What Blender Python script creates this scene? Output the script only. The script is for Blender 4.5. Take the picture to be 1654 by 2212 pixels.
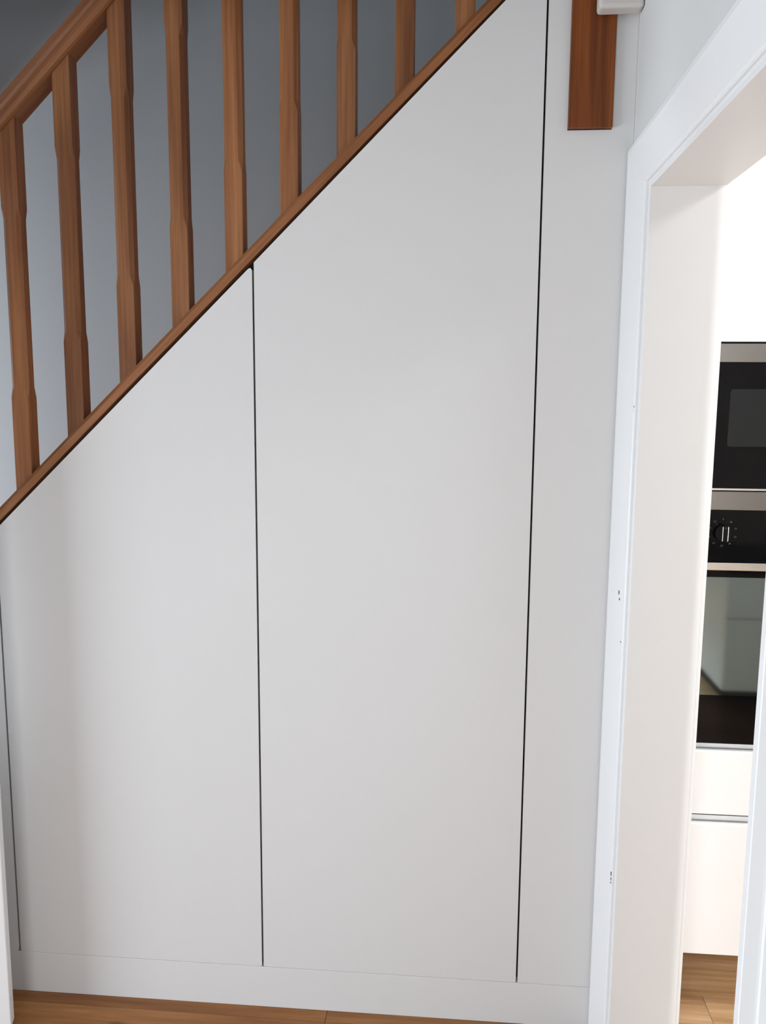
import bpy, bmesh, math, random
from mathutils import Vector, Matrix

S = bpy.context.scene
for o in list(bpy.data.objects):
    bpy.data.objects.remove(o)
COL = S.collection
random.seed(7)

# ------------------------------------------------------------------ camera
cd = bpy.data.cameras.new('camera')
cam = bpy.data.objects.new('camera', cd); COL.objects.link(cam)
cd.sensor_fit = 'VERTICAL'; cd.sensor_height = 24.0; cd.sensor_width = 24.0 * 1654 / 2212
cd.lens = 1802.37 / 2212 * 24.0
cd.clip_start = 0.02
YAW, PITCH, ROLL = -0.0823, -0.1401, 0.0070
fw = Vector((math.sin(YAW) * math.cos(PITCH), math.cos(YAW) * math.cos(PITCH), math.sin(PITCH)))
r0 = Vector((math.cos(YAW), -math.sin(YAW), 0)); u0 = r0.cross(fw)
rr = r0 * math.cos(ROLL) + u0 * math.sin(ROLL); uu = -r0 * math.sin(ROLL) + u0 * math.cos(ROLL)
M = Matrix((rr, uu, -fw)).transposed().to_4x4(); M.translation = Vector((0.0807, -1.8422, 1.5002))
cam.matrix_world = M
S.camera = cam

# ------------------------------------------------------------------ world, exposure, lights
w = bpy.data.worlds.new('world'); S.world = w; w.use_nodes = True
w.node_tree.nodes['Background'].inputs[0].default_value = (0.72, 0.80, 0.92, 1)
w.node_tree.nodes['Background'].inputs[1].default_value = 1.0
S.view_settings.view_transform = 'Standard'; S.view_settings.look = 'None'
S.view_settings.gamma = 1.0; S.view_settings.use_curve_mapping = False
S.view_settings.exposure = 0.0


def area(name, loc, rot, sx, sy, power, col):
    l = bpy.data.lights.new(name, 'AREA'); l.shape = 'RECTANGLE'; l.size = sx; l.size_y = sy
    l.energy = power; l.color = col
    o = bpy.data.objects.new(name, l); COL.objects.link(o); o.location = loc; o.rotation_euler = rot
    return o


H = math.pi / 2
# daylight through the window behind the camera (faces +y)
area('daylight_living_window', (-0.48, -2.93, 0.95), (H, 0, 0), 0.7, 0.9, 21, (0.91, 0.955, 1.0))
# daylight through the glazed front door at the foot of the stairs (faces +x)
area('daylight_front_door', (-3.33, 0.45, 0.95), (H, 0, -H), 0.8, 1.3, 160, (0.82, 0.91, 1.0))
# daylight through the side window of the living room (faces +x)
area('daylight_side_window', (-3.33, -1.70, 0.66), (H, 0, -H), 2.2, 0.9, 110, (0.80, 0.90, 1.0))
# daylight through the kitchen window (faces +y)
area('daylight_kitchen_window', (0.69, -5.13, 1.45), (H, 0, 0), 0.14, 1.1, 112, (0.92, 0.96, 1.0))

# added fill light under the kitchen ceiling, to brighten the floor (faces down)
area('kitchen_fill_light', (1.50, -0.42, 2.395), (0, 0, 0), 0.40, 0.40, 17, (0.98, 0.99, 1.0))

# ------------------------------------------------------------------ materials


def mat(name, col, rough=0.5, spec=0.5, metal=0.0, noise=0.0, nscale=8.0, bump=0.0, bscale=60.0):
    m = bpy.data.materials.new(name); m.use_nodes = True
    nt = m.node_tree; b = nt.nodes['Principled BSDF']
    b.inputs['Roughness'].default_value = rough; b.inputs['Metallic'].default_value = metal
    b.inputs['Specular IOR Level'].default_value = spec
    tc = nt.nodes.new('ShaderNodeTexCoord')
    n = nt.nodes.new('ShaderNodeTexNoise'); n.inputs['Scale'].default_value = nscale; n.inputs['Detail'].default_value = 4
    nt.links.new(tc.outputs['Object'], n.inputs['Vector'])
    mx = nt.nodes.new('ShaderNodeMix'); mx.data_type = 'RGBA'
    mx.inputs[6].default_value = (*[c * (1 - noise) for c in col], 1); mx.inputs[7].default_value = (*[min(1, c * (1 + noise)) for c in col], 1)
    nt.links.new(n.outputs['Fac'], mx.inputs[0]); nt.links.new(mx.outputs[2], b.inputs['Base Color'])
    if bump:
        n2 = nt.nodes.new('ShaderNodeTexNoise'); n2.inputs['Scale'].default_value = bscale; n2.inputs['Detail'].default_value = 5
        nt.links.new(tc.outputs['Object'], n2.inputs['Vector'])
        bp = nt.nodes.new('ShaderNodeBump'); bp.inputs['Strength'].default_value = bump; bp.inputs['Distance'].default_value = 0.002
        nt.links.new(n2.outputs['Fac'], bp.inputs['Height']); nt.links.new(bp.outputs['Normal'], b.inputs['Normal'])
    return m


def wood(name, light, mid, dark, axis, rough=0.42, coarse=22.0, fine=160.0, contrast=1.0, knot=None):
    """grain runs along the object's local axis 0/1/2"""
    m = bpy.data.materials.new(name); m.use_nodes = True
    nt = m.node_tree; b = nt.nodes['Principled BSDF']; L = nt.links.new
    b.inputs['Roughness'].default_value = rough; b.inputs['Specular IOR Level'].default_value = 0.3
    tc = nt.nodes.new('ShaderNodeTexCoord'); oi = nt.nodes.new('ShaderNodeObjectInfo')
    rm = nt.nodes.new('ShaderNodeVectorMath'); rm.operation = 'SCALE'; rm.inputs[0].default_value = (7.3, 5.1, 9.7)
    L(oi.outputs['Random'], rm.inputs['Scale'])
    ad = nt.nodes.new('ShaderNodeVectorMath'); ad.operation = 'ADD'
    L(tc.outputs['Object'], ad.inputs[0]); L(rm.outputs[0], ad.inputs[1])

    def grain(k, along, det, dist):
        mp = nt.nodes.new('ShaderNodeMapping'); s = [k, k, k]; s[axis] = along; mp.inputs['Scale'].default_value = s
        L(ad.outputs[0], mp.inputs['Vector'])
        n = nt.nodes.new('ShaderNodeTexNoise'); n.inputs['Scale'].default_value = 1.0
        n.inputs['Detail'].default_value = det; n.inputs['Distortion'].default_value = dist
        L(mp.outputs[0], n.inputs['Vector']); return n
    g1 = grain(coarse, 1.6, 5, 0.6); g2 = grain(fine, 4.0, 3, 0.1)
    cr = nt.nodes.new('ShaderNodeValToRGB'); e = cr.color_ramp.elements
    c = 0.22 / contrast
    e[0].position = 0.5 - c; e[0].color = (*dark, 1); e[1].position = 0.5 + c; e[1].color = (*light, 1)
    em = e.new(0.5); em.color = (*mid, 1)
    L(g1.outputs['Fac'], cr.inputs[0])
    r2 = nt.nodes.new('ShaderNodeMapRange'); r2.inputs[1].default_value = 0.3; r2.inputs[2].default_value = 0.7
    r2.inputs[3].default_value = 0.78; r2.inputs[4].default_value = 1.15
    L(g2.outputs['Fac'], r2.inputs[0])
    r3 = nt.nodes.new('ShaderNodeMapRange'); r3.inputs[3].default_value = 0.86; r3.inputs[4].default_value = 1.14
    L(oi.outputs['Random'], r3.inputs[0])
    mu = nt.nodes.new('ShaderNodeMath'); mu.operation = 'MULTIPLY'; L(r2.outputs[0], mu.inputs[0]); L(r3.outputs[0], mu.inputs[1])
    sc = nt.nodes.new('ShaderNodeVectorMath'); sc.operation = 'SCALE'
    L(cr.outputs[0], sc.inputs[0]); L(mu.outputs[0], sc.inputs['Scale'])
    out = sc.outputs[0]
    if knot:
        # one dark knot in the board, fixed at a point of the board
        mp = nt.nodes.new('ShaderNodeMapping'); mp.vector_type = 'POINT'
        kx, ky, ax, ay = knot
        sb = nt.nodes.new('ShaderNodeVectorMath'); sb.operation = 'SUBTRACT'; sb.inputs[1].default_value = (kx, ky, 0)
        L(tc.outputs['Object'], sb.inputs[0])
        ml = nt.nodes.new('ShaderNodeVectorMath'); ml.operation = 'MULTIPLY'; ml.inputs[1].default_value = (1 / ax, 1 / ay, 0)
        L(sb.outputs[0], ml.inputs[0])
        ln = nt.nodes.new('ShaderNodeVectorMath'); ln.operation = 'LENGTH'; L(ml.outputs[0], ln.inputs[0])
        kr = nt.nodes.new('ShaderNodeMapRange'); kr.inputs[1].default_value = 0.6; kr.inputs[2].default_value = 1.3
        kr.inputs[3].default_value = 0.35; kr.inputs[4].default_value = 1.0
        L(ln.outputs['Value'], kr.inputs[0])
        s2 = nt.nodes.new('ShaderNodeVectorMath'); s2.operation = 'SCALE'; L(out, s2.inputs[0]); L(kr.outputs[0], s2.inputs['Scale'])
        out = s2.outputs[0]
    L(out, b.inputs['Base Color'])
    bp = nt.nodes.new('ShaderNodeBump'); bp.inputs['Strength'].default_value = 0.25; bp.inputs['Distance'].default_value = 0.001
    L(g2.outputs['Fac'], bp.inputs['Height']); L(bp.outputs['Normal'], b.inputs['Normal'])
    return m


STAIN = dict(light=(0.315, 0.133, 0.053), mid=(0.250, 0.098, 0.038), dark=(0.175, 0.063, 0.023))
M_BAL = wood('stained_oak_upright', axis=2, contrast=1.25, **STAIN)
M_RAIL = wood('stained_oak_rail', axis=0, coarse=30, **STAIN)
M_NEWEL = wood('stained_oak_newel', (0.24, 0.070, 0.014), (0.18, 0.046, 0.008), (0.085, 0.020, 0.003), axis=2, coarse=28, fine=220, contrast=1.1)
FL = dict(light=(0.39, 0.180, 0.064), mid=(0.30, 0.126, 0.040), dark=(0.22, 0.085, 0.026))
KF = dict(light=(0.80, 0.54, 0.32), mid=(0.72, 0.45, 0.24), dark=(0.52, 0.29, 0.13))  # oak of the kitchen planks, lightened to paint in the bright kitchen light
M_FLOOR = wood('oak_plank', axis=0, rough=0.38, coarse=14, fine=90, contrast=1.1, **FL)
M_FLOORK = wood('oak_plank_knotted', axis=0, rough=0.38, coarse=14, fine=90, contrast=1.1, knot=(0.0, 0.0, 0.030, 0.026), **FL)
M_FLOOR_LIT = wood('oak_plank_kitchen_lit', axis=0, rough=0.35, coarse=16, fine=90, contrast=1.0, **KF)
M_SUB = mat('subfloor', (0.05, 0.035, 0.025), 0.9)
M_CUP = mat('stone_grey_cupboard_paint', (0.70, 0.69, 0.68), 0.55, 0.3, noise=0.015, nscale=3, bump=0.04, bscale=180)
M_DARK = mat('unlit_carcass_board', (0.02, 0.019, 0.017), 0.8, 0.2)
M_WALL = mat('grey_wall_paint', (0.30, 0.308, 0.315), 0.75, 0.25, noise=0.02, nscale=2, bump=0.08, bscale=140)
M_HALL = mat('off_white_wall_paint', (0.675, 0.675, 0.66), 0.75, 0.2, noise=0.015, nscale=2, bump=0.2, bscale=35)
M_WHITE = mat('white_wall_paint', (0.80, 0.80, 0.79), 0.7, 0.25, noise=0.015, nscale=2, bump=0.15, bscale=45)
M_CEIL = mat('light_grey_ceiling_paint', (0.36, 0.36, 0.35), 0.8, 0.2)
M_GLOSS = mat('white_gloss_paint', (0.80, 0.80, 0.795), 0.35, 0.45, noise=0.012, nscale=3, bump=0.08, bscale=40)
M_BRIL = mat('brilliant_white_paint', (0.90, 0.90, 0.90), 0.35, 0.45, noise=0.005, nscale=3)
M_SHADED_WHITE = mat('shaded_white_paint', (0.60, 0.565, 0.53), 0.6, 0.3)  # white of the boxed trim, darkened to paint in the dimness up there
M_CHIP = mat('chipped_paint', (0.05, 0.055, 0.06), 0.8)
M_UNIT = mat('white_gloss_unit', (0.90, 0.90, 0.90), 0.18, 0.5, noise=0.005)
M_STEEL = mat('brushed_steel', (0.20, 0.19, 0.178), 0.26, 0.5, metal=1.0, noise=0.06, nscale=5)
M_STEEL2 = mat('polished_steel', (0.75, 0.74, 0.72), 0.2, 0.5, metal=1.0)
M_BLACK = mat('black_glass', (0.003, 0.003, 0.0035), 0.06, 0.15)
M_OVEN = mat('oven_door_glass', (0.006, 0.008, 0.009), 0.04, 1.0)
M_OVEN.node_tree.nodes['Principled BSDF'].inputs['IOR'].default_value = 2.1
M_OVEN.node_tree.nodes['Principled BSDF'].inputs['Specular Tint'].default_value = (0.80, 0.98, 1.0, 1)
M_MESH = mat('microwave_window', (0.014, 0.016, 0.016), 0.12, 0.2)
M_KNOB = mat('black_knob', (0.003, 0.003, 0.004), 0.5, 0.08)
M_PRINT = mat('grey_print', (0.06, 0.06, 0.06), 0.6, 0.2)
M_TOP = mat('dark_worktop', (0.05, 0.05, 0.045), 0.4)
M_PANE = bpy.data.materials.new('window_pane'); M_PANE.use_nodes = True
_b = M_PANE.node_tree.nodes['Principled BSDF']; _b.inputs['Transmission Weight'].default_value = 1.0; _b.inputs['Roughness'].default_value = 0.02

# ------------------------------------------------------------------ mesh helpers


def finish(name, bm, m, parent=None, bev=0.0, seg=2, loc=None):
    if bev:
        bmesh.ops.bevel(bm, geom=list(bm.edges), offset=bev, segments=seg, profile=0.5, affect='EDGES', clamp_overlap=True)
    bmesh.ops.recalc_face_normals(bm, faces=bm.faces)
    me = bpy.data.meshes.new(name)
    if loc is not None:
        bmesh.ops.translate(bm, verts=bm.verts, vec=-Vector(loc))
    bm.to_mesh(me); bm.free()
    me.materials.append(m)
    o = bpy.data.objects.new(name, me); COL.objects.link(o)
    if loc is not None: o.location = loc
    if parent:
        o.parent = parent
        o.matrix_parent_inverse = Matrix.Translation(-world_loc(parent))
    return o


def world_loc(o):
    v = Vector(o.location)
    if o.parent: v = v + o.matrix_parent_inverse.translation + world_loc(o.parent)
    return v


def boxbm(x0, x1, y0, y1, z0, z1, bm=None):
    bm = bm or bmesh.new()
    v = [bm.verts.new((x, y, z)) for x in (x0, x1) for y in (y0, y1) for z in (z0, z1)]
    for f in ((0, 1, 3, 2), (4, 6, 7, 5), (0, 4, 5, 1), (2, 3, 7, 6), (0, 2, 6, 4), (1, 5, 7, 3)):
        bm.faces.new([v[i] for i in f])
    return bm


def box(name, x0, x1, y0, y1, z0, z1, m, parent=None, bev=0.0, seg=2, center=True):
    c = ((x0 + x1) / 2, (y0 + y1) / 2, z0) if center else None
    return finish(name, boxbm(x0, x1, y0, y1, z0, z1), m, parent, bev, seg, c)


def loft(rings, bm=None):
    """rings of equal vertex count, capped at both ends"""
    bm = bm or bmesh.new()
    R = [[bm.verts.new(p) for p in ring] for ring in rings]
    n = len(R[0])
    for a, b in zip(R, R[1:]):
        for i in range(n):
            bm.faces.new((a[i], a[(i + 1) % n], b[(i + 1) % n], b[i]))
    bm.faces.new(R[0]); bm.faces.new(R[-1][::-1])
    bm.normal_update()
    return bm


def prism_y(poly, y0, y1):
    return loft([[(x, y0, z) for x, z in poly], [(x, y1, z) for x, z in poly]])


def empty(name, loc, label=None, cat=None, kind=None, group=None):
    o = bpy.data.objects.new(name, None); COL.objects.link(o); o.location = loc; o.empty_display_size = 0.1
    tag(o, label, cat, kind, group); return o


def tag(o, label=None, cat=None, kind=None, group=None):
    if label: o['label'] = label
    if cat: o['category'] = cat
    if kind: o['kind'] = kind
    if group: o['group'] = group
    return o


def struct(o, label=None):
    o['kind'] = 'structure'
    if label: o['label'] = label
    return o


# ------------------------------------------------------------------ key measures
X0, X1, X2 = -0.9787, -0.3592, 0.2570          # joints between cupboard fronts
HS = 0.1073                                    # top of the plinth
XW = 0.4405                                    # face of the right wall
XA = 0.4289                                    # outer face of the architrave
XJ1, XJ2 = 0.4530, 0.5981                      # door lining, hall and kitchen side
YJ, YN = -0.1157, -0.8384                      # far and near jamb
ZS = 1.9028                                    # soffit of the lining
YK = 0.0746                                    # front of the kitchen units
SL = 0.9675                                    # pitch of the stair


def ztop(x):                                   # top edge of the sloping cupboard fronts
    return 1.1901 + SL * (x + 0.9671)


# ------------------------------------------------------------------ setting: floor
fl = struct(box('floor', -3.4, 3.4, -5.2, 1.0, -0.06, -0.016, M_SUB), 'honey oak plank floor running through hall and kitchen')
PW, PL = 0.174, 1.28
XD = 0.525                                     # line under the doorway where the brightened kitchen planks begin
pm = {}


def plank_mesh(L, key, pale=False):
    k = (round(L, 3), key, pale)
    if k not in pm:
        bm = boxbm(0.0004, L - 0.0004, 0.0003, PW - 0.0003, -0.015, 0.0)
        top = [e for e in bm.edges if all(v.co.z > -0.001 for v in e.verts)]
        bmesh.ops.bevel(bm, geom=top, offset=0.0007, segments=1, affect='EDGES')
        bmesh.ops.recalc_face_normals(bm, faces=bm.faces)
        me = bpy.data.meshes.new('plank'); bm.to_mesh(me); bm.free()
        me.materials.append(M_FLOOR_LIT if pale else M_FLOORK if key else M_FLOOR); pm[k] = me
    return pm[k]


def plank(x, y, L, knot=False, pale=False):
    me = plank_mesh(L, knot, pale)
    o = bpy.data.objects.new('plank', me); COL.objects.link(o); o.location = (x, y, 0); o.parent = fl
    o.matrix_parent_inverse = Matrix.Translation(-Vector(fl.location))
    return o


offs = {0: -0.2018, -1: -0.2018, 1: -0.55}
for j in range(-29, 6):
    y = -0.037 + PW * j
    if y + PW > 1.0 or y < -5.2: continue
    o = offs.get(j, random.uniform(0, PL))
    x = -3.4
    first = (o + 3.4) % PL
    if first > 0.06:
        plank(x, y, round(first, 2)); x += round(first, 2)
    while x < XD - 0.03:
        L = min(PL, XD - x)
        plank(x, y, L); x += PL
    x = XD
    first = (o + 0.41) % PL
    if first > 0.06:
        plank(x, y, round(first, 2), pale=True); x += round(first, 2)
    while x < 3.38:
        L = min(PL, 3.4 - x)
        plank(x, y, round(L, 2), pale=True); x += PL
# the board with a dark knot lies against the plinth
for o in list(fl.children):
    if abs(o.location.y - (-0.037 - PW)) < 1e-3 and o.location.x < -0.68 < o.location.x + PL:
        me = o.data.copy(); me.materials[0] = M_FLOORK.copy(); o.data = me
        n = me.materials[0].node_tree.nodes
        for q in n:
            if q.type == 'VECT_MATH' and q.operation == 'SUBTRACT':
                q.inputs[1].default_value = (-0.695 - o.location.x, -0.112 - o.location.y, 0)

# ------------------------------------------------------------------ setting: walls and ceilings
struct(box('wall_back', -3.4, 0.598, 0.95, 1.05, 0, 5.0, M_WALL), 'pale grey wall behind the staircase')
bm = boxbm(XW, 0.586, -4.0, YN - 0.122, 0, 2.42)
boxbm(XW, 0.586, YN - 0.122, 0.9495, 2.003, 2.42, bm)
boxbm(XW, 0.586, -0.0005, 0.9495, 0, 2.003, bm)
struct(finish('wall_right', bm, M_HALL), 'white wall with the doorway to the kitchen')
bm = boxbm(-3.5, -3.4, -4.0, -2.85, 0, 5); boxbm(-3.5, -3.4, -0.55, 0.0, 0, 5, bm); boxbm(-3.5, -3.4, 0.9, 0.95, 0, 5, bm)
boxbm(-3.5, -3.4, -2.85, -0.55, 1.45, 5, bm); boxbm(-3.5, -3.4, -2.85, -0.55, 0, 0.3, bm); boxbm(-3.5, -3.4, 0.0, 0.9, 1.95, 5, bm); boxbm(-3.5, -3.4, 0.0, 0.9, 0, 0.25, bm)
struct(finish('wall_left', bm, M_WALL))
bm = boxbm(-3.4, -0.90, -3.1, -3.0, 0, 2.34); boxbm(-0.05, XW - 0.0005, -3.1, -3.0, 0, 2.34, bm); boxbm(-0.90, -0.05, -3.1, -3.0, 1.45, 2.34, bm); boxbm(-0.90, -0.05, -3.1, -3.0, 0, 0.45, bm)
struct(finish('wall_front', bm, M_WALL))
bm = boxbm(-3.4, XW, -4.0, -0.02, 2.34, 2.62); boxbm(-3.4, -1.55, -0.02, 0.95, 2.34, 2.62, bm)
struct(finish('ceiling', bm, M_CEIL), 'light grey hall ceiling')
struct(box('ceiling_landing', -3.4, 0.586, -0.02, 0.95, 4.6, 4.7, M_CEIL))
bm = boxbm(-1.55, XW, -0.08, -0.02, 2.62, 4.7)
struct(finish('wall_landing', bm, M_WALL))
struct(box('wall_light_block_left', -3.4, -1.76, -0.41, -0.32, 0, 2.34, M_WALL))  # unseen wall added to keep daylight from passing behind the door leaf
struct(box('wall_light_block_alcove', -1.74, -1.675, -0.31, -0.001, 0, 2.34, M_WALL))  # added out of view, shuts stray light off the left cupboard front
struct(box('wall_stairwell', 0.4407, 0.5858, 0.0, 0.9495, 2.4205, 5.0, M_WALL))
# kitchen shell
struct(box('wall_kitchen_back', 0.5865, 3.4, 0.70, 0.80, 0, 2.42, M_WHITE))
struct(box('wall_kitchen_right', 3.4, 3.5, -5.3, 0.8, 0, 2.42, M_WHITE))
bm = boxbm(0.5, 0.60, -5.3, -5.2, 0, 2.42); boxbm(1.00, 3.4, -5.3, -5.2, 0, 2.42, bm)
boxbm(0.60, 1.00, -5.3, -5.2, 2.10, 2.42, bm); boxbm(0.60, 1.00, -5.3, -5.2, 0, 0.85, bm)
boxbm(0.486, 0.586, -5.2, -4.0, 0, 2.42, bm)
struct(finish('wall_kitchen_front', bm, M_WHITE))
struct(box('ceiling_kitchen', 0.5865, 3.4, -5.2, 0.7, 2.42, 2.5, M_WHITE))


def window(name, axis, a0, a1, z0, z1, c, label):
    """frame bars around an opening in a wall normal to x or y"""
    root = struct(empty(name, (c, a0, z0) if axis == 'x' else (a0, c, z0)), label)
    t, d = 0.05, 0.03

    def b(n, p0, p1, q0, q1, m):
        if axis == 'x': return box(n, c - d, c + d, p0, p1, q0, q1, m, root)
        return box(n, p0, p1, c - d, c + d, q0, q1, m, root)
    b('sill', a0, a1, z0, z0 + t, M_GLOSS); b('head', a0, a1, z1 - t, z1, M_GLOSS)
    b('jamb', a0, a0 + t, z0 + t, z1 - t, M_GLOSS); b('jamb', a1 - t, a1, z0 + t, z1 - t, M_GLOSS)
    mid = (a0 + a1) / 2; b('mullion', mid - t / 2, mid + t / 2, z0 + t, z1 - t, M_GLOSS)
    for p0, p1 in ((a0 + t, mid - t / 2), (mid + t / 2, a1 - t)):
        if axis == 'x': box('pane', c - 0.004, c + 0.004, p0, p1, z0 + t, z1 - t, M_PANE, root)
        else: box('pane', p0, p1, c - 0.004, c + 0.004, z0 + t, z1 - t, M_PANE, root)


window('window_1', 'y', -0.90, -0.05, 0.45, 1.45, -3.05, 'wide white framed window behind the viewer')
window('window_2', 'x', 0.0, 0.9, 0.25, 1.95, -3.45, 'glazed entrance screen at the foot of the stairs')
window('window_4', 'x', -2.85, -0.55, 0.3, 1.45, -3.45, 'white framed side window of the living room')
window('window_3', 'y', 0.60, 1.00, 0.85, 2.10, -5.25, 'white framed kitchen window')

# ------------------------------------------------------------------ setting: doorway to the kitchen
d1 = struct(empty('door_1', (XJ1, YJ, 0)), 'white painted doorway without a door leading to the kitchen')
# lining: three solid boards with softened edges
finish('jamb', boxbm(XJ1, XJ2, YJ, -0.001, 0, 1.998), M_GLOSS, d1, 0.0015, 2)
finish('jamb', boxbm(XJ1, XJ2, YN - 0.121, YN, 0, 1.998), M_GLOSS, d1, 0.0015, 2)
finish('head_lining', boxbm(XJ1, XJ2, YN + 0.0002, YJ - 0.0002, ZS, 1.998), M_GLOSS, d1, 0.0015, 2)
# architrave profile: q = distance from the opening side, d = how far it stands out from the lining
AI, AO = -0.1000, -0.0035


def prof(wd):
    T = XJ1 - XA
    return [(0.0, 0.0), (0.0, 0.0045), (0.0015, 0.0058), (0.0042, 0.0040), (0.0068, 0.0062),
            (wd * 0.45, 0.0062 + (T - 0.0062) * 0.44), (wd * 0.8, 0.0062 + (T - 0.0062) * 0.86), (wd - 0.010, T - 0.0004), (wd - 0.002, T), (wd, T - 0.002), (wd, 0.0)]


def archi_side(y_in, y_out, ztop_in, ztop_out):
    wd = abs(y_out - y_in); s = 1 if y_out > y_in else -1
    P = prof(wd)
    r = []
    for zz in (0, 1):
        ring = []
        for q, d in P:
            z = 0.0 if zz == 0 else ztop_in + (ztop_out - ztop_in) * q / wd
            ring.append((XJ1 - 0.0002 - d, y_in + s * q, z))
        r.append(ring)
    return loft(r)


ZAI, ZAO = 1.9160, 1.9990
NI, NO = -0.868, -0.972
af = finish('architrave', archi_side(AI, AO, ZAI, ZAO), M_GLOSS, d1)
af['label'] = 'far architrave with small paint chips'
finish('architrave', archi_side(NI, NO, ZAI, ZAO), M_GLOSS, d1)
P = prof(ZAO - ZAI)
rings = []
for (yi, yo) in ((AI, AO), (NI, NO)):
    rings.append([(XJ1 - 0.0002 - d, yi + (yo - yi) * q / (ZAO - ZAI), ZAI + q) for q, d in P])
finish('head_architrave', loft(rings), M_GLOSS, d1)
# kitchen side architrave: a slim edge beyond the lining
finish('kitchen_architrave', boxbm(XJ2 + 0.0004, XJ2 + 0.0085, YJ + 0.004, -0.03, 0, 1.99), M_GLOSS, d1, 0.0012)
finish('kitchen_architrave', boxbm(XJ2 + 0.0004, XJ2 + 0.0085, YN - 0.09, YN - 0.004, 0, 1.99), M_GLOSS, d1, 0.0012)


def face_x(y):                                  # surface of the far architrave at depth y
    q = y - AI; P = prof(AO - AI)
    for (a, b), (c, d) in zip(P[1:], P[2:]):
        if a <= q <= c: return XJ1 - b - (d - b) * (q - a) / max(1e-6, c - a)
    return XA


for (y, z, h, wd) in ((-0.066, 1.085, 0.0052, 0.0030), (-0.070, 1.0712, 0.0030, 0.0028), (-0.0955, 1.4790, 0.0040, 0.002),
                      (-0.0960, 1.4705, 0.0022, 0.002), (-0.0945, 0.4560, 0.0060, 0.0026), (-0.0950, 0.4440, 0.0050, 0.0026),
                      (-0.0945, 0.4350, 0.0026, 0.0024), (-0.0860, 0.982, 0.0020, 0.0022)):
    n = 7; bmc = bmesh.new(); x = face_x(y)
    ring = []
    for i in range(n):
        a = 2 * math.pi * i / n; k = 0.8 + 0.35 * random.random()
        yy = y + math.cos(a) * wd * k
        ring.append((yy, z + math.sin(a) * h * k))
    finish('paint_chip', loft([[(face_x(yy) - 0.0004, yy, zz) for yy, zz in ring], [(face_x(yy) + 0.0004, yy, zz) for yy, zz in ring]]), M_CHIP, af)

# white boxed edge trim of the hall ceiling, just over the newel post
struct(box('trim_1', 0.3522, 0.4395, -0.052, -0.0135, 2.2555, 2.3395, M_SHADED_WHITE, None, 0.007, 3), 'white boxed trim under the ceiling edge over the post')
# white door leaf folded back at the left
d2 = struct(empty('door_2', (-1.6668, -0.3231, 0)), 'white door leaf folded back along the cupboard at far left')
bm = boxbm(0, 0.755, -0.035, 0.0, 0.006, 1.98)
lf = finish('door_leaf', bm, M_BRIL, None, 0.002, 2); lf.parent = d2
d2.rotation_euler.z = 0.30
bm = boxbm(-0.09, -0.004, -0.09, 0.0, 0.0, 2.02); hp_ = finish('hinge_post', bm, M_GLOSS, None, 0.002); hp_.parent = d2

# ------------------------------------------------------------------ cupboard under the stairs
cup = empty('understairs_cupboard', (-0.36, 0.0, 0.0), 'stone grey painted fitted cupboard with handleless sloping doors under the stairs', 'cupboard')
T = 0.022


def rounded(poly, rad):
    """round selected corners of a polygon"""
    out = []; n = len(poly)
    for i, p in enumerate(poly):
        r = rad[i] if isinstance(rad, (list, tuple)) else rad
        a = Vector(poly[i - 1]); b = Vector(p); c = Vector(poly[(i + 1) % n])
        if r <= 0: out.append(tuple(b)); continue
        d1_ = (a - b).normalized(); d2_ = (c - b).normalized()
        ang = d1_.angle(d2_); t = r / math.tan(ang / 2)
        t = min(t, (a - b).length * 0.45, (c - b).length * 0.45)
        p1 = b + d1_ * t; p2 = b + d2_ * t
        for k in range(5):
            s = k / 4
            q = p1 * (1 - s) ** 2 + b * 2 * s * (1 - s) + p2 * s ** 2
            out.append(tuple(q))
    return out


def front(name, poly, parent, bev=0.0013):
    bm = prism_y(poly, 0.0, T)
    if not bev:
        bmesh.ops.triangulate(bm, faces=[f for f in bm.faces if len(f.verts) > 4])
        return finish(name, bm, M_CUP, parent)
    fe = [e for e in bm.edges if all(abs(v.co.y) < 1e-6 for v in e.verts)]
    bmesh.ops.bevel(bm, geom=fe, offset=bev, segments=2, affect='EDGES', profile=0.5)
    bmesh.ops.triangulate(bm, faces=[f for f in bm.faces if len(f.verts) > 4])
    return finish(name, bm, M_CUP, parent)


g = 0.0034
zb0 = HS + 0.0020
XL = -1.60
front('door', rounded([(XL, zb0), (X0 - g, zb0), (X0 - g, ztop(X0 - g)), (XL, ztop(XL))], [0, .006, .004, 0]), cup)
front('door', rounded([(X0 + g, zb0), (X1 - g, zb0), (X1 - g, ztop(X1 - g) - 0.001), (X0 + g, ztop(X0 + g))], [.003, .003, .005, .002]), cup)
front('door', rounded([(X1 + g, zb0), (X2 - g * .9, zb0), (X2 - g * .9, ztop(X2)), (X1 + g, ztop(X1 + g))], [.003, .002, .002, .002]), cup)
# fixed end panel, notched round the newel post
NX0, NX1, NZ = 0.3054, 0.3948, 2.0440
front('end_panel', [(X2 + g * .9, zb0 - 0.0008), (0.4395, zb0 - 0.0008), (0.4395, 2.70), (NX1 + 0.0008, 2.70), (NX1 + 0.0008, NZ - 0.0020), (NX0 - 0.0008, NZ - 0.0020), (NX0 - 0.0008, ztop(NX0)), (X2 + g * .9, ztop(X2))], cup, 0.0006)
pl = finish('plinth', boxbm(XL, 0.4395, -0.0007, T, 0.0, HS), M_CUP, cup, 0.0009, 2)
# near-black board behind the fronts, standing in for the unlit cavity in the joints
finish('carcass', prism_y([(XL, 0.0), (0.4395, 0.0), (0.4395, 2.03), (0.290, 2.03), (0.290, ztop(0.290) + 0.0122), (XL, ztop(XL) + 0.0122)], T + 0.002, T + 0.006), M_DARK, cup)

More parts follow.
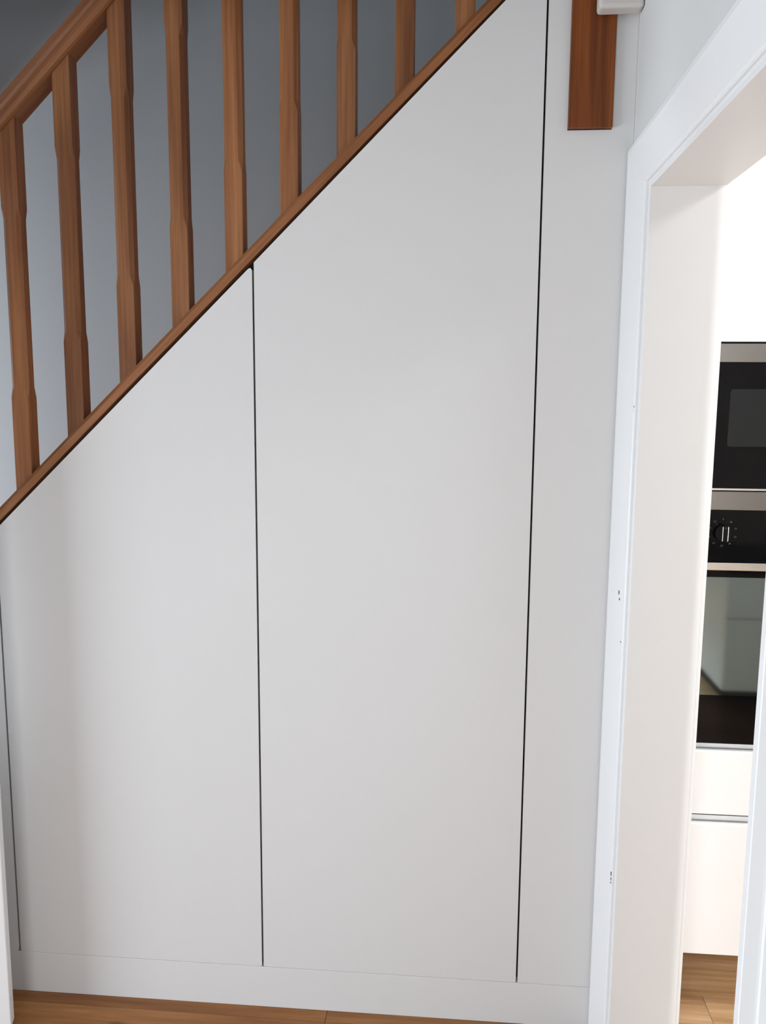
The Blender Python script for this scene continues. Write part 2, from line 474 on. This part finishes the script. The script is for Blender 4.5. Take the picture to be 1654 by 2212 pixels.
# ------------------------------------------------------------------ balustrade
bal = empty('balustrade', (-0.40, 0.03, 1.74), 'stained oak stair balustrade with chamfered square spindles along the sloping rail', 'balustrade')
CS = math.cos(math.atan(SL)); 
dirx = Vector((CS, 0, math.sin(math.atan(SL)))); dirn = Vector((-dirx.z, 0, dirx.x))


def rail(name, prof_pts, x0, x1, zf, parent):
    """profile points (y, n) swept up the stair; zf(x) is the line of n = 0; plumb cuts at both ends"""
    rings = []
    for x in (x0, x1):
        rings.append([(x, y, zf(x) + n / CS) for y, n in prof_pts])
    bm = loft(rings)
    o = finish(name, bm, M_RAIL, None)
    # lay the mesh in rail coordinates so the grain follows the pitch
    c = Vector(((x0 + x1) / 2, 0.03, zf((x0 + x1) / 2)))
    R = Matrix((dirx, Vector((0, 1, 0)), dirn)).transposed().to_4x4()
    R.translation = c
    o.data.transform(R.inverted()); o.matrix_world = R
    o.parent = parent; o.matrix_parent_inverse = Matrix.Translation(-world_loc(parent))
    return o


zr = lambda x: ztop(x) + 0.0130
tr = 0.0232
rail('base_rail', [(0.002, 0.0), (0.002, tr - 0.008), (0.0095, tr), (0.069, tr), (0.075, tr - 0.006), (0.075, 0.0)], -1.75, 0.3045, zr, bal)
zh = lambda x: 2.1865 + SL * (x + 0.8033)
hp = [(0.016, 0.0), (0.011, 0.003), (0.0085, 0.013), (0.002, 0.019), (-0.0005, 0.025), (0.002, 0.031), (0.008, 0.037), (0.011, 0.044), (0.018, 0.0505), (0.030, 0.0545), (0.0405, 0.0555)]
hp = hp + [(0.081 - y, n) for y, n in reversed(hp[:-1])]
rail('handrail', hp, -1.75, 0.3045, zh, bal)


def spindle(xl, wd=0.0405, ch=0.0085):
    y0, y1 = 0.020, 0.0605
    xc = xl + wd / 2
    hw = wd / 2; yc = (y0 + y1) / 2; hd = (y1 - y0) / 2

    def ring(zfun, c):
        pts = [(-hw + c, -hd), (hw - c, -hd), (hw, -hd + c), (hw, hd - c), (hw - c, hd), (-hw + c, hd), (-hw, hd - c), (-hw, -hd + c)]
        return [(px + xc, py + yc, zfun(px + xc)) for px, py in pts]
    zb = lambda x: zr(x) + tr / CS - 0.0006
    zt = lambda x: zh(x) + 0.0006
    s0 = zr(xc) + tr / CS + 0.212; s1 = s0 + 0.398
    e = 0.0012
    R = [ring(zb, e), ring(lambda x: s0 - 0.012, e), ring(lambda x: s0 + 0.012, ch), ring(lambda x: s1 - 0.012, ch), ring(lambda x: s1 + 0.012, e), ring(zt, e)]
    return finish('spindle', loft(R), M_BAL, bal, loc=(xc, yc, s0))


for xl in (-1.4506, -1.3219, -1.193, -1.0637, -0.9339, -0.8033, -0.6750, -0.5491, -0.4252, -0.3017, -0.1778, -0.0546, 0.0707, 0.1960):
    spindle(xl)

# the flight behind the cupboard fronts
st = empty('staircase', (-0.95, 0.49, 0.0), 'straight stair flight rising behind the grey cupboard fronts', 'stairs')
RI = 0.195; GO = RI / SL
for i in range(11):
    x = -1.86 + GO * i
    z = RI * (i + 1)
    box('tread', x - 0.018, x + GO + 0.0, 0.080, 0.9485, z - 0.024, z, M_RAIL, st)
    box('riser', x, x + 0.012, 0.080, 0.9485, z - RI + 0.0005, z - 0.0245, M_RAIL, st)

# newel post, hung in the notch of the end panel
nw = box('newel_post', NX0, NX1, -0.0120, 0.078, NZ, 3.55, M_NEWEL, None, 0.0012, 2)
tag(nw, 'dark stained oak newel post ending in a flat cut on the grey end panel', 'post')

# ------------------------------------------------------------------ kitchen: tall appliance unit
KX0, KX1 = 0.6005, 1.2005
unit = empty('tall_kitchen_unit', (0.90, YK, 0), 'tall white kitchen unit with handleless drawers housing the oven and the microwave', 'cabinet')
bm = boxbm(KX0, KX0 + 0.016, YK + 0.024, 0.66, 0.163, 2.33)
boxbm(KX1 - 0.016, KX1, YK + 0.024, 0.66, 0.163, 2.33, bm)
boxbm(KX0 + 0.016, KX1 - 0.016, 0.648, 0.66, 0.163, 2.33, bm)
for z in (0.163, 0.672, 1.2895, 1.620, 2.314):
    dz = 0.016 if z not in (1.2895,) else 0.004
    boxbm(KX0 + 0.016, KX1 - 0.016, YK + 0.026, 0.648, z, z + dz, bm)
finish('carcass', bm, M_UNIT, unit)
box('upper_door', KX0 + 0.002, KX1 - 0.002, YK, YK + 0.02, 1.6195, 2.33, M_UNIT, unit, 0.0015)


def drawer(z0, z1):
    """front with a finger groove: a scooped channel and a lip behind the front's top edge"""
    yk = YK
    pr = [(yk, z0), (yk, z1 - 0.006), (yk + 0.002, z1 - 0.002), (yk + 0.006, z1), (yk + 0.010, z1 - 0.001), (yk + 0.0125, z1 - 0.005), (yk + 0.0135, z1 - 0.016),
          (yk + 0.017, z1 - 0.022), (yk + 0.0215, z1 - 0.019), (yk + 0.0215, z1 + 0.0085), (yk + 0.0235, z1 + 0.0085), (yk + 0.0235, z0)]
    bm = loft([[(x, y, z) for y, z in pr] for x in (KX0 + 0.002, KX1 - 0.002)])
    return finish('drawer', bm, M_UNIT, unit)


drawer(0.5205, 0.6805); drawer(0.1595, 0.4985)
for x in (KX0 + 0.045, KX1 - 0.045):
    for y in (YK + 0.06, 0.60):
        bmn = bmesh.new(); bmesh.ops.create_cone(bmn, cap_ends=True, segments=14, radius1=0.022, radius2=0.016, depth=0.163)
        bmesh.ops.translate(bmn, verts=bmn.verts, vec=(x, y, 0.0815)); finish('leg', bmn, M_KNOB, unit)

AX0, AX1 = 0.6185, 1.1825
FX0, FX1 = 0.6030, 1.1980


def rrect(x0, x1, z0, z1, r, y0, y1):
    return prism_y(rounded([(x0, z0), (x1, z0), (x1, z1), (x0, z1)], r), y0, y1)


# microwave
mw = empty('microwave', (0.90, YK, 1.2940), 'built in black glass microwave with steel trim above the oven', 'microwave')
box('body', AX0, AX1, YK + 0.006, 0.45, 1.2942, 1.6180, M_KNOB, mw)
box('top_trim', FX0, FX1, YK - 0.002, YK + 0.0058, 1.5752, 1.6155, M_STEEL, mw, 0.0008)
box('door', FX0, FX1, YK - 0.002, YK + 0.0058, 1.2972, 1.5748, M_BLACK, mw, 0.0008)
finish('window', rrect(0.6890, 1.02, 1.3905, 1.5170, 0.006, YK - 0.0026, YK - 0.0021), M_MESH, mw)
box('bottom_trim', FX0, FX1, YK - 0.002, YK + 0.0058, 1.2928, 1.2969, M_STEEL2, mw)
box('control_panel', 1.06, 1.19, YK - 0.0028, YK - 0.0021, 1.32, 1.55, M_KNOB, mw)

# oven
ov = empty('oven', (0.90, YK, 0.6968), 'built in black glass oven with steel strips below the microwave', 'oven')
box('body', AX0, AX1, YK + 0.006, 0.62, 0.6990, 1.2880, M_KNOB, ov)
box('top_trim', FX0, FX1, YK - 0.002, YK + 0.0058, 1.2479, 1.2898, M_STEEL, ov, 0.0008)
cp = box('control_panel', FX0, FX1, YK - 0.002, YK + 0.0058, 1.1302, 1.2475, M_BLACK, ov, 0.0006)
hd_ = box('handle', FX0, FX1, YK - 0.010, YK + 0.0058, 1.1108, 1.1292, M_STEEL2, ov, 0.002)
dr = box('door', FX0, FX1, YK - 0.002, YK + 0.0058, 0.6972, 1.1100, M_BLACK, ov, 0.0008)
finish('window', rrect(FX0 + 0.012, FX1 - 0.012, 0.815, 1.094, 0.004, YK - 0.0026, YK - 0.0021), M_OVEN, dr)
# knob with a grip bar edged in chrome
kx, kz = 0.6908, 1.1969
kb = bmesh.new(); bmesh.ops.create_cone(kb, cap_ends=True, segments=32, radius1=0.0195, radius2=0.0185, depth=0.010)
bmesh.ops.rotate(kb, verts=kb.verts, cent=(0, 0, 0), matrix=Matrix.Rotation(H, 3, 'X')); bmesh.ops.translate(kb, verts=kb.verts, vec=(kx, YK - 0.0072, kz))
kn = finish('knob', kb, M_KNOB, ov)
box('grip', kx - 0.0050, kx + 0.0050, YK - 0.026, YK - 0.0121, kz - 0.0180, kz + 0.0180, M_KNOB, kn, 0.0015)
for s in (-1, 1):
    box('chrome_edge', kx + s * 0.0059 - 0.0008, kx + s * 0.0059 + 0.0008, YK - 0.0255, YK - 0.0124, kz - 0.0165, kz + 0.0165, M_STEEL2, kn, 0.0004)
box('pointer', kx - 0.0008, kx + 0.0008, YK - 0.0266, YK - 0.0259, kz + 0.011, kz + 0.016, M_PRINT, kn)
for i in range(10):
    a = math.radians(90 - 36 * i); rr_ = 0.0305
    px, pz = kx + math.cos(a) * rr_ * 0.98, kz + math.sin(a) * rr_
    if i == 0: bmx = boxbm(px - 0.001, px + 0.001, YK - 0.0025, YK - 0.0021, pz - 0.002, pz + 0.002)
    elif i % 3 == 1: bmx = prism_y([(px - 0.0032, pz - 0.002), (px + 0.0032, pz - 0.002), (px, pz + 0.0024)], YK - 0.0025, YK - 0.0021)
    else:
        bmx = boxbm(px - 0.003, px + 0.003, YK - 0.0025, YK - 0.0021, pz + 0.0008, pz + 0.0018)
        boxbm(px - 0.003, px + 0.003, YK - 0.0025, YK - 0.0021, pz - 0.0018, pz - 0.0008, bmx)
    finish('dial_mark', bmx, M_PRINT, cp)

# white base unit across the kitchen, seen only as a reflection in the oven glass
bu = empty('base_unit', (2.0, -2.35, 0), 'white base unit with dark worktop mirrored in the oven door', 'cabinet')
box('carcass', 1.43, 2.60, -2.65, -2.122, 0.06, 0.66, M_UNIT, bu)
box('drawer_front', 1.43, 2.60, -2.12, -2.10, 0.43, 0.655, M_UNIT, bu, 0.002)
box('drawer_front', 1.43, 2.60, -2.12, -2.10, 0.062, 0.424, M_UNIT, bu, 0.002)
box('worktop', 1.42, 2.62, -2.68, -2.09, 0.66, 0.70, M_TOP, bu, 0.003)
box('plinth', 1.45, 2.58, -2.6, -2.16, 0.0, 0.06, M_DARK, bu)
